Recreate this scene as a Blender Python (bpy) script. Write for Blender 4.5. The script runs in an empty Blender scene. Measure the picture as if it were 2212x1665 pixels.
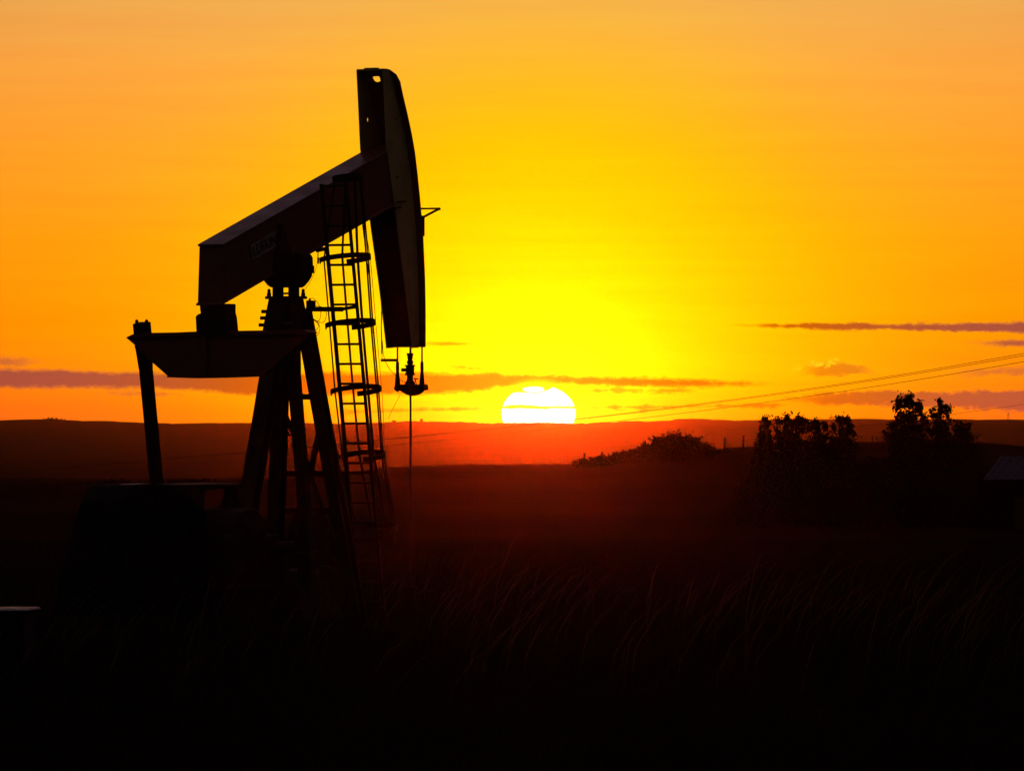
import bpy, math, random
import numpy as np
from mathutils import Vector, Matrix
from mathutils.geometry import tessellate_polygon

random.seed(7)
rng = np.random.default_rng(11)
scene = bpy.context.scene
COL = scene.collection
PI = math.pi

# ------------------------------------------------------------------ camera (telephoto, level, about 7.3 degrees wide)
W0, H0 = 2212.0, 1665.0            # measuring grid used for all proportions
FP = 17340.0                       # focal length in that grid
LEVEL = 950.0                      # row of eye level
EYE = 3.2
cam_d = bpy.data.cameras.new('camera'); cam = bpy.data.objects.new('camera', cam_d); COL.objects.link(cam)
cam_d.sensor_fit = 'HORIZONTAL'; cam_d.sensor_width = 36.0
cam_d.lens = 36.0*FP/W0
cam_d.shift_y = (LEVEL-H0/2)/W0
cam_d.clip_start = 1.0; cam_d.clip_end = 40000
cam.location = (0, 0, EYE); cam.rotation_euler = (math.radians(90), 0, 0)
scene.camera = cam

# ------------------------------------------------------------------ render settings
scene.render.engine = 'CYCLES'
scene.cycles.use_denoising = True
scene.cycles.use_adaptive_sampling = False
scene.cycles.denoiser = 'OPENIMAGEDENOISE'
scene.cycles.max_bounces = 5; scene.cycles.transparent_max_bounces = 8
scene.cycles.volume_bounces = 0
scene.view_settings.view_transform = 'Standard'; scene.view_settings.look = 'None'
scene.view_settings.exposure = 0; scene.view_settings.gamma = 1

# ------------------------------------------------------------------ node helpers
class NT:
    def __init__(s, tree): s.t = tree; s.n = tree.nodes; s.l = tree.links
    def new(s, typ, **kw):
        n = s.n.new(typ)
        for k, v in kw.items(): setattr(n, k, v)
        return n
    def put(s, sock, v):
        if isinstance(v, bpy.types.NodeSocket): s.l.new(v, sock)
        else: sock.default_value = v
    def m(s, op, a, b=None, c=None, clamp=False):
        n = s.new('ShaderNodeMath', operation=op); n.use_clamp = clamp
        s.put(n.inputs[0], a)
        if b is not None: s.put(n.inputs[1], b)
        if c is not None: s.put(n.inputs[2], c)
        return n.outputs[0]
    def mapr(s, v, a, b, c, d, smooth=True):
        n = s.new('ShaderNodeMapRange'); n.interpolation_type = 'SMOOTHSTEP' if smooth else 'LINEAR'
        s.put(n.inputs[0], v)
        for i, q in enumerate((a, b, c, d)): s.put(n.inputs[1+i], q)
        return n.outputs[0]
    def noise(s, vec, scale, detail=4, rough=.55, dist=0):
        n = s.new('ShaderNodeTexNoise'); s.put(n.inputs['Vector'], vec)
        n.inputs['Scale'].default_value = scale; n.inputs['Detail'].default_value = detail
        n.inputs['Roughness'].default_value = rough; n.inputs['Distortion'].default_value = dist
        return n.outputs['Fac']
    def ramp(s, f, stops):
        n = s.new('ShaderNodeValToRGB'); s.put(n.inputs[0], f); e = n.color_ramp.elements
        while len(e) < len(stops): e.new(.5)
        for el, (p, c) in zip(e, stops):
            el.position = p; el.color = (*c, 1)
        return n.outputs[0]
    def curve(s, f, pts):
        n = s.new('ShaderNodeFloatCurve'); s.put(n.inputs['Value'], f)
        c = n.mapping.curves[0]; n.mapping.use_clip = False
        while len(c.points) < len(pts): c.points.new(.5, .5)
        for p, (x, y) in zip(c.points, pts): p.location = (x, y); p.handle_type = 'AUTO_CLAMPED'
        n.mapping.update()
        return n.outputs[0]
    def mix(s, f, a, b, blend='MIX'):
        n = s.new('ShaderNodeMix', data_type='RGBA', blend_type=blend)
        n.clamp_factor = True
        s.put(n.inputs[0], f)
        for i, q in ((6, a), (7, b)):
            s.put(n.inputs[i], q if isinstance(q, bpy.types.NodeSocket) else (*q, 1))
        return n.outputs[2]
    def vec(s, x, y, z):
        n = s.new('ShaderNodeCombineXYZ')
        for i, q in enumerate((x, y, z)): s.put(n.inputs[i], q)
        return n.outputs[0]

# ------------------------------------------------------------------ sky (world): sunset gradient round the sun, dusk elsewhere, low cloud bars
SUNX, SUNR = 1163.5, 893.0
saz = (SUNX-W0/2)/FP; sel = (LEVEL-SUNR)/FP
world = bpy.data.worlds.new("World"); scene.world = world; world.use_nodes = True
wt = NT(world.node_tree); wt.n.clear()
tc = wt.new('ShaderNodeTexCoord'); sp = wt.new('ShaderNodeSeparateXYZ'); wt.l.new(tc.outputs['Generated'], sp.inputs[0])
az = wt.m('ARCTAN2', sp.outputs[0], sp.outputs[1])
el = wt.m('ARCSINE', sp.outputs[2])
X = wt.m('MULTIPLY_ADD', az, FP, W0/2)                  # azimuth and elevation in the measuring grid
R = wt.m('MULTIPLY_ADD', el, -FP, LEVEL)
dx = wt.m('SUBTRACT', X, SUNX); dy = wt.m('SUBTRACT', R, SUNR)
dyw = wt.m('MULTIPLY', dy, 1.04)
rad = wt.m('SQRT', wt.m('ADD', wt.m('MULTIPLY', dx, dx), wt.m('MULTIPLY', dyw, dyw)))
rr = wt.m('DIVIDE', R, 1000.0)
def L(*c): return tuple(((v/255+.055)/1.055)**2.4 if v > 10 else v/255/12.92 for v in c)
rown = wt.mapr(R, -1700, 950, 0, 1, False)
def rp(r): return (r+1700)/2650
base = wt.ramp(rown, [(0.0, (.30, .20, .17)), (rp(-700), (.52, .30, .17)), (rp(0), L(238, 163, 80)), (rp(150), L(250, 158, 62)), (rp(320), L(254, 152, 38)),
                      (rp(520), L(255, 147, 12)), (rp(700), L(255, 136, 0)), (rp(800), L(255, 124, 8)), (rp(890), L(252, 102, 16)), (1.0, L(236, 92, 24))])
glow = wt.m('MULTIPLY', wt.m('EXPONENT', wt.m('DIVIDE', rad, -315.0)), wt.mapr(R, 790, 950, 1.85, .90))
glowc = wt.new('ShaderNodeVectorMath', operation='SCALE'); glowc.inputs[0].default_value = (.6, 1.0, 0.0); wt.l.new(glow, glowc.inputs[3])
clear = wt.mix(1.0, base, glowc.outputs[0], 'ADD')
strk = wt.noise(wt.vec(wt.m('DIVIDE', X, 620.0), wt.m('DIVIDE', R, 34.0), 17.0), 1.0, 5, .6)
sfac = wt.mapr(strk, .3, .7, .955, 1.045, False)
clear = wt.mix(1.0, clear, wt.vec(1.0, sfac, sfac), 'MULTIPLY')
# the blue channel dies out towards the sun
bl = wt.mapr(rad, 520, 1080, 0.0, 1.0)
clear = wt.mix(1.0, clear, wt.vec(1.0, 1.0, bl), 'MULTIPLY')

Xn = wt.m('DIVIDE', X, W0)
cvec = wt.vec(wt.m('DIVIDE', X, 95.0), wt.m('DIVIDE', R, 26.0), 3.0)
n1 = wt.noise(cvec, 1.0, 6, .62)
n1c = wt.m('SUBTRACT', n1, .5)
cvec2 = wt.vec(wt.m('DIVIDE', X, 30.0), wt.m('DIVIDE', R, 17.0), 9.0)
n2 = wt.m('SUBTRACT', wt.noise(cvec2, 1.0, 5, .6), .5)
n3 = wt.m('SUBTRACT', wt.noise(wt.vec(wt.m('DIVIDE', X, 11.0), wt.m('DIVIDE', R, 8.0), 5.0), 1.0, 4, .65), .5)
def bar(cpts, hpts, soft=4.0, amp=16.0, amp2=6.0, lo=0, hi=W0, xs=60):
    """soft mask of a long cloud: centre row and half thickness along the azimuth"""
    c = wt.m('MULTIPLY', wt.curve(Xn, [(x/W0, y/1000) for x, y in cpts]), 1000.0)
    h = wt.m('MULTIPLY', wt.curve(Xn, [(x/W0, y/100) for x, y in hpts]), 100.0)
    d = wt.m('ABSOLUTE', wt.m('SUBTRACT', R, c))
    e = wt.m('SUBTRACT', h, d)
    e = wt.m('MULTIPLY_ADD', n1c, amp*1.6, e); e = wt.m('MULTIPLY_ADD', n2, amp2*3.6, e); e = wt.m('MULTIPLY_ADD', n3, 8.0, e)
    k = wt.mapr(e, -soft*1.3, soft*1.5, 0, 1)
    if lo > 0: k = wt.m('MULTIPLY', k, wt.mapr(X, lo, lo+xs, 0, 1))
    if hi < W0: k = wt.m('MULTIPLY', k, wt.mapr(X, hi-xs, hi, 1, 0))
    return k
clouds = [
    (bar([(0, 817), (300, 821), (560, 829), (930, 828), (1163, 820), (1400, 826), (1650, 829)], [(0, 21), (300, 17), (560, 23), (850, 24), (1000, 20), (1163, 12), (1450, 9), (1650, 3)], 5, 10, 4, 0, 1690, 120), .92),
    (bar([(1560, 702), (1750, 704), (1900, 706), (W0, 709)], [(1560, 1), (1700, 4), (1800, 7), (1950, 7), (W0, 12)], 3, 12, 3, 1540, W0, 160), .95),
    (bar([(2050, 741), (W0, 741)], [(2050, 2), (W0, 6)], 4, 12, 3, 2060, W0, 130), .85),
    (bar([(1700, 803), (1760, 798), (1820, 796), (1900, 806)], [(1700, 3), (1760, 14), (1800, 15), (1850, 10), (1900, 2)], 3, 10, 5, 1715, 1905, 60), .55),
    (bar([(1620, 866), (1850, 861), (2000, 862), (W0, 866)], [(1620, 2), (1750, 9), (1870, 15), (2000, 16), (W0, 22)], 4, 16, 7, 1640, W0, 150), .8),
    (bar([(900, 742), (1060, 743)], [(900, 4), (1000, 3), (1060, 1)], 3, 7, 2, 880, 1060, 90), .65),
    (bar([(1180, 880), (1500, 878), (1800, 872)], [(1180, 2), (1300, 3), (1500, 3), (1800, 2)], 3, 16, 6, 1240, 1760, 90), .7),
    (bar([(900, 886), (1090, 881)], [(900, 3), (1000, 2), (1090, 2)], 3, 14, 4, 700, 1090, 90), .7),
    (bar([(1980, 806), (W0, 802)], [(1980, 2), (2100, 9), (W0, 8)], 5, 22, 8, 2040, W0, 100), .45),
    (bar([(0, 780), (120, 785)], [(0, 9), (120, 1)], 5, 16, 5, 0, 120, 110), .55),
    (bar([(200, 851), (420, 850)], [(200, 3), (290, 5), (420, 1)], 4, 16, 6, 190, 420, 60), .5),
    (bar([(1200, 842), (1500, 843)], [(1200, 3), (1350, 5), (1500, 3)], 5, 18, 8, 1230, 1520, 60), .65),
    (bar([(940, 790), (1080, 798)], [(940, 2), (1000, 3), (1080, 2)], 4, 20, 8, 950, 1100, 60), .6),
]
cm = None
for k, s_ in clouds:
    k = wt.m('MULTIPLY', k, s_)
    cm = k if cm is None else wt.m('MAXIMUM', cm, k)
cm = wt.m('MULTIPLY', cm, wt.mapr(sp.outputs[1], .0, .3, 0, 1))
cg = wt.m('EXPONENT', wt.m('DIVIDE', rad, -330.0))
cgl = wt.new('ShaderNodeVectorMath', operation='SCALE'); cgl.inputs[0].default_value = (1.25, .19, 0.0); wt.l.new(cg, cgl.inputs[3])
cloudc = wt.mix(1.0, (*L(150, 70, 60),)[:3], cgl.outputs[0], 'ADD')
cloudc = wt.mix(1.0, cloudc, wt.vec(1.0, 1.0, bl), 'MULTIPLY')
sky = wt.mix(cm, clear, cloudc)
# bright rim on the little cumulus
rim = wt.m('MULTIPLY', bar([(1700, 799), (1760, 788), (1820, 785), (1900, 800)], [(1700, 2), (1760, 4), (1800, 4), (1900, 1)], 2, 16, 14, 1690, 1860, 60), .95)
sky = wt.mix(rim, sky, L(255, 205, 20))
# solar disc, flattened by the air, cut by cloud bars
ex = wt.m('DIVIDE', dx, 80.0); ey = wt.m('DIVIDE', dy, 61.0)
ed = wt.m('SQRT', wt.m('ADD', wt.m('MULTIPLY', ex, ex), wt.m('MULTIPLY', ey, ey)))
disc = wt.mapr(ed, 1.015, .985, 0, 1)
wob = wt.m('ADD', wt.m('MULTIPLY', n2, 9.0), wt.m('MULTIPLY', n1c, 4.0))
strip = wt.mapr(wt.m('ADD', wt.m('ABSOLUTE', wt.m('SUBTRACT', wt.m('MULTIPLY_ADD', n1c, 14.0, R), 879.0)), wt.m('MULTIPLY', n2, 9.0)), 2.2, 4.4, 0, 1)
topc = wt.m('MULTIPLY', wt.curve(Xn, [(1080/W0, .847), (1150/W0, .848), (1178/W0, .845), (1195/W0, .836), (1215/W0, .833), (1250/W0, .833)]), 1000.0)
topm = wt.mapr(wt.m('ADD', wt.m('SUBTRACT', R, topc), wob), -1.0, 1.5, 0, 1)
bx = wt.m('DIVIDE', wt.m('SUBTRACT', X, 1153.0), 24.0); by = wt.m('DIVIDE', wt.m('SUBTRACT', R, 841.0), 6.0)
blob = wt.mapr(wt.m('ADD', wt.m('ADD', wt.m('MULTIPLY', bx, bx), wt.m('MULTIPLY', by, by)), wt.m('MULTIPLY', n2, 1.5)), 1.2, .8, 0, 1)
disc = wt.m('MULTIPLY', disc, wt.m('MULTIPLY', strip, wt.m('MAXIMUM', topm, blob)))
# thin bright seam round the disc
halo = wt.m('MULTIPLY', wt.mapr(ed, 1.35, 1.0, 0, .9), wt.m('GREATER_THAN', sp.outputs[1], 0.0))
sky = wt.mix(halo, sky, (1.1, 1.0, 0.0))
sky = wt.mix(disc, sky, (1.7, 1.65, 1.5))
# away from the sun the sky dims to dusk
ca = wt.new('ShaderNodeVectorMath', operation='DOT_PRODUCT')
wt.l.new(tc.outputs['Generated'], ca.inputs[0])
ca.inputs[1].default_value = Vector((math.sin(saz)*math.cos(sel), math.cos(saz)*math.cos(sel), math.sin(sel)))
ang = wt.m('ARCCOSINE', wt.m('MINIMUM', ca.outputs['Value'], 1.0))
zen = wt.mapr(sp.outputs[2], 0, .7, 0, 1)
dusk = wt.mix(zen, (.006, .0025, .0025), (.05, .04, .055))
dusk = wt.mix(wt.mapr(ang, .1, .9, .9, 0), dusk, (.10, .026, .010))
lav = wt.m('MULTIPLY', wt.mapr(sp.outputs[2], .28, .48, 0, 1), wt.mapr(ang, .65, 1.0, 1, 0))
dusk = wt.mix(lav, dusk, (.08, .062, .080))
far = wt.mapr(ang, .072, .17, 0, 1)
sky = wt.mix(far, sky, dusk)
sky = wt.mix(wt.mapr(sp.outputs[2], -.02, -.08, 0, 1), sky, (.01, .005, .004))
bg = wt.new('ShaderNodeBackground'); wt.l.new(sky, bg.inputs[0]); bg.inputs[1].default_value = 1.0
wo = wt.new('ShaderNodeOutputWorld'); wt.l.new(bg.outputs[0], wo.inputs[0])
world.cycles.sampling_method = 'MANUAL'; world.cycles.sample_map_resolution = 2048

sd = bpy.data.lights.new('sun', 'SUN'); so = bpy.data.objects.new('sun', sd); COL.objects.link(so)
sd.energy = 0.205; sd.angle = math.radians(.5); sd.color = (1.0, .055, .003)
sdir = Vector((math.sin(saz)*math.cos(sel), math.cos(saz)*math.cos(sel), math.sin(sel)))
so.rotation_euler = (-sdir).to_track_quat('-Z', 'Y').to_euler(); so.location = (0, 0, 60)

# ------------------------------------------------------------------ materials
def mat(name, col, rough=.6, metal=0.0, var=.35, scale=4.0, col2=None, bump=0.0, trans=0.0, bscale=None, spec=.5):
    m = bpy.data.materials.new(name); m.use_nodes = True
    t = NT(m.node_tree); t.n.clear()
    o = t.new('ShaderNodeOutputMaterial'); p = t.new('ShaderNodeBsdfPrincipled')
    g = t.new('ShaderNodeTexCoord').outputs['Object']
    n = t.noise(g, scale, 6, .6)
    c2 = col2 or tuple(v*(1-var) for v in col)
    f = t.mapr(n, .35, .68, 0, 1)
    c = t.mix(f, col, c2)
    t.l.new(c, p.inputs['Base Color'])
    p.inputs['Metallic'].default_value = metal
    p.inputs['Specular IOR Level'].default_value = spec
    t.l.new(t.mapr(n, .3, .7, rough-.08, min(1, rough+.12)), p.inputs['Roughness'])
    if bump:
        b = t.new('ShaderNodeBump'); b.inputs['Strength'].default_value = bump; b.inputs['Distance'].default_value = .05
        t.l.new(t.noise(g, bscale or scale*6, 4), b.inputs['Height']); t.l.new(b.outputs[0], p.inputs['Normal'])
    out = p.outputs[0]
    if trans:
        tr = t.new('ShaderNodeBsdfTranslucent'); t.l.new(c, tr.inputs[0])
        mx = t.new('ShaderNodeMixShader'); mx.inputs[0].default_value = trans
        t.l.new(out, mx.inputs[1]); t.l.new(tr.outputs[0], mx.inputs[2]); out = mx.outputs[0]
    t.l.new(out, o.inputs[0])
    return m
M_beam = mat('red oxide paint', (.24, .065, .045), .30, 0, .3, 2.2, (.17, .042, .03), .12)
M_head = mat('faded yellow paint', (.62, .48, .17), .5, 0, .3, 3.0, (.46, .34, .11), .15)
M_dark = mat('dark oily steel', (.065, .020, .014), .6, 0, .4, 5.0, None, .2, spec=.2)
M_rust = mat('rusty steel', (.06, .020, .012), .7, 0, .4, 6.0, None, .3, spec=.2)
M_steel = mat('bare wire rope steel', (.16, .12, .10), .4, .7, .3, 20)
M_hilite = mat('pale highlight sheet', (.30, .31, .33), .38, .5, .25, 8)  # pale tone holding the highlights of the upper faces
M_plate = mat('off white enamel', (.40, .30, .22), .6, 0, .3, 12, (.24, .14, .10))
M_stalk = mat('ripe seed stalk', (.20, .12, .05), .7, 0, .4, 2, None, 0, .5, spec=0)
M_conc = mat('weathered concrete', (.16, .15, .13), .9, 0, .3, 3, None, .3)
M_wood = mat('grey weathered wood', (.05, .03, .02), .85, 0, .4, 9, None, .3, spec=.1)
M_leaf = mat('dark foliage', (.022, .024, .010), .8, 0, .4, 1.0, (.030, .020, .008), 0, .07, spec=0)
M_bark = mat('bark', (.03, .02, .014), .9, 0, .4, 6, None, .4, spec=0)
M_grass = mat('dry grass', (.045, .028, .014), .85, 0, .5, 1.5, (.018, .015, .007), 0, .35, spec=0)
M_sheet = mat('corrugated roof sheet', (.035, .045, .065), .7, 0, .3, 5, spec=.15)
M_barn = mat('tarred boards', (.008, .006, .006), .9, 0, .3, 4, None, .3, spec=0)
M_tank = mat('dark tank paint', (.010, .010, .016), .6, 0, .25, 5, spec=.05)
M_rubber = mat('black rubber', (.015, .015, .015), .8, spec=.1)
M_black = mat('soot black paint', (.012, .010, .010), .8, 0, .3, 4, spec=.08)

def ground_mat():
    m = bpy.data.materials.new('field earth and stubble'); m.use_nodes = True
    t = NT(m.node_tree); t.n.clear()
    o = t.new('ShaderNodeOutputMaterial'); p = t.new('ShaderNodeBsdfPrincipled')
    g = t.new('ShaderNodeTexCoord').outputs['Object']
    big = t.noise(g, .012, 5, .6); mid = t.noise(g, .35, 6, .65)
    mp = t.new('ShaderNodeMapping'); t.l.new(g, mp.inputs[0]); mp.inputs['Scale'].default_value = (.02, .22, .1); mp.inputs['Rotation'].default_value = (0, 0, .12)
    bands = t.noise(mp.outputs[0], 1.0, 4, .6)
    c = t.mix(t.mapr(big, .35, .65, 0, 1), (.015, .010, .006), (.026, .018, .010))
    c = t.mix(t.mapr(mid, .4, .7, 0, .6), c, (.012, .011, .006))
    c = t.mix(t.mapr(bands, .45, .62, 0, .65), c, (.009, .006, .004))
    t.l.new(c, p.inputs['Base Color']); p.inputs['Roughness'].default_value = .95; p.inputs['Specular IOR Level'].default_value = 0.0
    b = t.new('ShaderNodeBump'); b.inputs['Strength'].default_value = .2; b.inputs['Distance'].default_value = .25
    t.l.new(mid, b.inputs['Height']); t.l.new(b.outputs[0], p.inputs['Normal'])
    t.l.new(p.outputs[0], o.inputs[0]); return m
M_ground = ground_mat()

# ------------------------------------------------------------------ object helpers
def tag(o, label=None, cat=None, group=None, kind=None):
    if label: o['label'] = label
    if cat: o['category'] = cat
    if group: o['group'] = group
    if kind: o['kind'] = kind
    return o
def empty(name, loc, rz=0):
    o = bpy.data.objects.new(name, None); COL.objects.link(o); o.location = loc; o.rotation_euler = (0, 0, rz); o.empty_display_size = .3
    return o
class MB:
    def __init__(s): s.v = []; s.f = []
    def add(s, vs, fs):
        k = len(s.v); s.v += [tuple(q) for q in vs]; s.f += [tuple(i+k for i in f) for f in fs]; return s
    def bar(s, p, q, w, h=None, up=(0, 0, 1), taper=1.0):
        p = Vector(p); q = Vector(q); h = h or w; d = (q-p).normalized(); u = Vector(up)
        if abs(d.dot(u)) > .98: u = Vector((0, 1, 0)) if abs(d.y) < .9 else Vector((1, 0, 0))
        sd_ = d.cross(u).normalized(); u = sd_.cross(d).normalized()
        vs = []
        for c, k in ((p, 1.0), (q, taper)):
            for a, b in ((-1, -1), (1, -1), (1, 1), (-1, 1)): vs.append(c+sd_*a*w*k/2+u*b*h*k/2)
        return s.add(vs, [(0, 3, 2, 1), (4, 5, 6, 7), (0, 1, 5, 4), (1, 2, 6, 5), (2, 3, 7, 6), (3, 0, 4, 7)])
    def box(s, c, sz):
        c = Vector(c); x, y, z = (v/2 for v in sz)
        return s.bar(c-Vector((0, 0, z)), c+Vector((0, 0, z)), sz[0], sz[1], (0, 1, 0))
    def box2(s, lo, hi):
        (x0, y0, z0), (x1, y1, z1) = lo, hi
        return s.add([(x0, y0, z0), (x1, y0, z0), (x1, y1, z0), (x0, y1, z0), (x0, y0, z1), (x1, y0, z1), (x1, y1, z1), (x0, y1, z1)],
                     [(0, 3, 2, 1), (4, 5, 6, 7), (0, 1, 5, 4), (1, 2, 6, 5), (2, 3, 7, 6), (3, 0, 4, 7)])
    def tube(s, pts, r, n=8, r2=None):
        pts = [Vector(p) for p in pts]; rings = []
        for i, p in enumerate(pts):
            d = (pts[min(i+1, len(pts)-1)]-pts[max(i-1, 0)]).normalized()
            u = Vector((0, 0, 1)) if abs(d.z) < .9 else Vector((0, 1, 0))
            a = d.cross(u).normalized(); b = a.cross(d).normalized()
            t = i/(len(pts)-1); rad_ = r if r2 is None else r+(r2-r)*t
            rings.append([p+(a*math.cos(2*PI*k/n)+b*math.sin(2*PI*k/n))*rad_ for k in range(n)])
        vs = [v for rg in rings for v in rg]; fs = []
        for i in range(len(rings)-1):
            for k in range(n): fs.append((i*n+k, i*n+(k+1) % n, (i+1)*n+(k+1) % n, (i+1)*n+k))
        fs.append(tuple(range(n))[::-1]); fs.append(tuple((len(rings)-1)*n+k for k in range(n)))
        return s.add(vs, fs)
    def lathe(s, axis_xy, prof, n=16):
        """prof: (z, radius) pairs round a vertical axis"""
        vs = []; fs = []
        for z, r in prof:
            for k in range(n): vs.append((axis_xy[0]+r*math.cos(2*PI*k/n), axis_xy[1]+r*math.sin(2*PI*k/n), z))
        for i in range(len(prof)-1):
            for k in range(n): fs.append((i*n+k, i*n+(k+1) % n, (i+1)*n+(k+1) % n, (i+1)*n+k))
        fs.append(tuple(range(n))[::-1]); fs.append(tuple((len(prof)-1)*n+k for k in range(n)))
        return s.add(vs, fs)
    def prism(s, outer, ext, holes=()):
        """flat polygon (3-D points) with holes, pushed along ext"""
        loops = [[Vector(p) for p in outer]]+[[Vector(p) for p in h] for h in holes]
        tris = tessellate_polygon(loops); flat = [p for l in loops for p in l]; n = len(flat); ext = Vector(ext)
        fs = [tuple(t) for t in tris]+[tuple(i+n for i in t)[::-1] for t in tris]
        k = 0
        for l in loops:
            for i in range(len(l)):
                a, b = k+i, k+(i+1) % len(l); fs.append((a, b, b+n, a+n))
            k += len(l)
        return s.add(flat+[p+ext for p in flat], fs)
    def build(s, name, m, parent=None, bevel=0.0, smooth=False):
        me = bpy.data.meshes.new(name); me.from_pydata(s.v, [], s.f)
        import bmesh
        bm = bmesh.new(); bm.from_mesh(me); bmesh.ops.recalc_face_normals(bm, faces=bm.faces)
        if bevel:
            es = [e for e in bm.edges if len(e.link_faces) == 2 and e.calc_face_angle(0) > .5]
            bmesh.ops.bevel(bm, geom=es, offset=bevel, segments=1, affect='EDGES', clamp_overlap=True)
        if smooth:
            for f in bm.faces: f.smooth = len(f.verts) == 4
        bm.to_mesh(me); bm.free(); me.materials.append(m)
        o = bpy.data.objects.new(name, me); COL.objects.link(o)
        if parent is not None: o.parent = parent
        return o
def npmesh(name, V, F, m, parent=None):
    """V (n,3), F (k,4) arrays"""
    me = bpy.data.meshes.new(name); V = np.asarray(V, dtype=np.float32); F = np.asarray(F, dtype=np.int32)
    k = F.shape[1]
    me.vertices.add(len(V)); me.vertices.foreach_set('co', V.ravel())
    me.loops.add(F.size); me.loops.foreach_set('vertex_index', F.ravel())
    me.polygons.add(len(F)); me.polygons.foreach_set('loop_start', np.arange(0, F.size, k, dtype=np.int32))
    me.polygons.foreach_set('loop_total', np.full(len(F), k, dtype=np.int32))
    me.update(calc_edges=True); me.materials.append(m)
    o = bpy.data.objects.new(name, me); COL.objects.link(o)
    if parent is not None: o.parent = parent
    return o
def at(px, row, Y): return Vector(((px-W0/2)/FP*Y, Y, EYE+(LEVEL-row)/FP*Y))

# ------------------------------------------------------------------ terrain
def interp(x, pts):
    return np.interp(x, [p[0] for p in pts], [p[1] for p in pts])
def vnoise(x, seed, n=4096):
    r = np.random.default_rng(seed).random(n); x = np.asarray(x, dtype=float); i = np.floor(x).astype(int); t = x-i; t = t*t*(3-2*t)
    return r[i % n]*(1-t)+r[(i+1) % n]*t-.5
CREST = [(-3000, 1075), (0, 1058), (60, 1052), (250, 1042), (560, 1037), (700, 1026), (830, 1009), (1000, 1004), (1250, 1003), (1400, 990), (1600, 966), (1850, 954), (2060, 953), (2120, 956), (W0, 966), (2500, 980), (5000, 985)]
RIDGE = [(-6000, 890), (-1500, 915), (0, 913), (80, 911), (130, 908), (250, 911), (400, 916), (545, 914), (700, 915), (830, 914), (900, 911), (1000, 913), (1100, 915), (1240, 914), (1300, 912), (1400, 909), (1480, 906), (1560, 909), (1640, 909), (1800, 906), (1960, 908), (2100, 908), (W0, 910), (3500, 915), (8000, 890)]
def gz(x, y):
    x = np.asarray(x, dtype=float); y = np.asarray(y, dtype=float)
    x, y = np.broadcast_arrays(x, y)
    pxc = x/800*FP+W0/2; pxr = x/14000*FP+W0/2
    zc = EYE+(LEVEL-interp(pxc, CREST))/FP*800+.10*vnoise(x/9, 3)+.07*vnoise(x/2.5, 4)
    zr = EYE+(LEVEL-interp(pxr, RIDGE))/FP*14000+2.6*vnoise(x/33, 5)+1.3*vnoise(x/10.5, 6)+.9*vnoise(x/5, 8)
    nodes = [(-300, 1.4), (0, 1.4), (45, .35), (77, .05), (125, 0.0), (200, -.55), (300, -1.25), (450, -1.6), (800, zc), (1150, -2.5), (2200, -14), (6000, -11), (14000, zr), (15000, zr-12), (17500, -10), (20000, -18)]
    z = np.full(x.shape, 1.4)
    for (a, za), (b, zb) in zip(nodes[:-1], nodes[1:]):
        t = np.clip((y-a)/(b-a), 0, 1)
        s_ = t if b <= 450 else t*t*(3-2*t)
        z = np.where(y >= a, za+(zb-za)*s_, z)
    near = np.clip(1-y/900, 0, 1)
    return z+near*(.10*vnoise(x/6+y/9, 21)+.06*vnoise(y/3-x/5, 22))
def span(a, b, st): return list(np.arange(a, b, st))
xs = span(-3000, -960, 120)+span(-960, -500, 5)+span(-500, -120, 3.5)+span(-120, 120, 1.5)+span(120, 500, 3.5)+span(500, 960, 5)+span(960, 3001, 120)
ys = span(-280, 40, 20)+span(40, 200, 2)+span(200, 700, 10)+span(700, 900, 5)+span(900, 2000, 40)+span(2000, 13000, 200)+span(13000, 14400, 50)+span(14400, 20001, 400)
gx, gy = np.meshgrid(np.array(xs), np.array(ys))
V = np.stack([gx, gy, gz(gx, gy)], -1).reshape(-1, 3)
nx, ny = len(xs), len(ys)
ii = (np.arange(ny-1)[:, None]*nx+np.arange(nx-1)[None, :]).ravel()
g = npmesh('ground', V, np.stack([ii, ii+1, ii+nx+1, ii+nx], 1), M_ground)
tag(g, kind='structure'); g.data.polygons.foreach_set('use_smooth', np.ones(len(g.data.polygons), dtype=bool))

# ------------------------------------------------------------------ haze
hz = MB().box2((-3040, -320, -20), (3040, 20040, 58))
hm = bpy.data.materials.new('evening haze'); hm.use_nodes = True
t = NT(hm.node_tree); t.n.clear(); o_ = t.new('ShaderNodeOutputMaterial'); v_ = t.new('ShaderNodeVolumePrincipled')
v_.inputs['Color'].default_value = (.95, .80, .75, 1); v_.inputs['Density'].default_value = 0.36e-5; v_.inputs['Anisotropy'].default_value = .986
t.l.new(v_.outputs[0], o_.inputs['Volume'])
ho = hz.build('haze', hm); tag(ho, kind='stuff')
try: hm.cycles.homogeneous_volume = True
except Exception: pass

# ------------------------------------------------------------------ pumpjack
PSI = math.atan2(.5, .86)                      # heading of the beam: away from the lens and to the right
PJ = Vector(((618-W0/2)/FP*125, 125, 0))
pump = empty('pumpjack', PJ, -PSI)
tag(pump, 'dark oil pumpjack with its horse head raised, standing before the sunset', 'pumpjack')
Rm = Matrix.Rotation(-PSI, 3, 'Z'); Ri = Rm.transposed()
def ray(px, row):
    return Ri @ (Vector((0, 0, EYE))-PJ), Ri @ Vector(((px-W0/2)/FP, 1, (LEVEL-row)/FP))
# local axes: x = sideways (b), y = forward along the beam (a), z = up
def ob(px, row, b): o, d = ray(px, row); return o+d*((b-o.x)/d.x)
def oa(px, row, a): o, d = ray(px, row); return o+d*((a-o.y)/d.y)
def zrow(row, a=0, b=0):
    w = PJ+Rm @ Vector((b, a, 0)); return EYE+(LEVEL-row)/FP*w.y
def lp(b, a, row): return Vector((b, a, zrow(row, a, b)))

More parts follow.
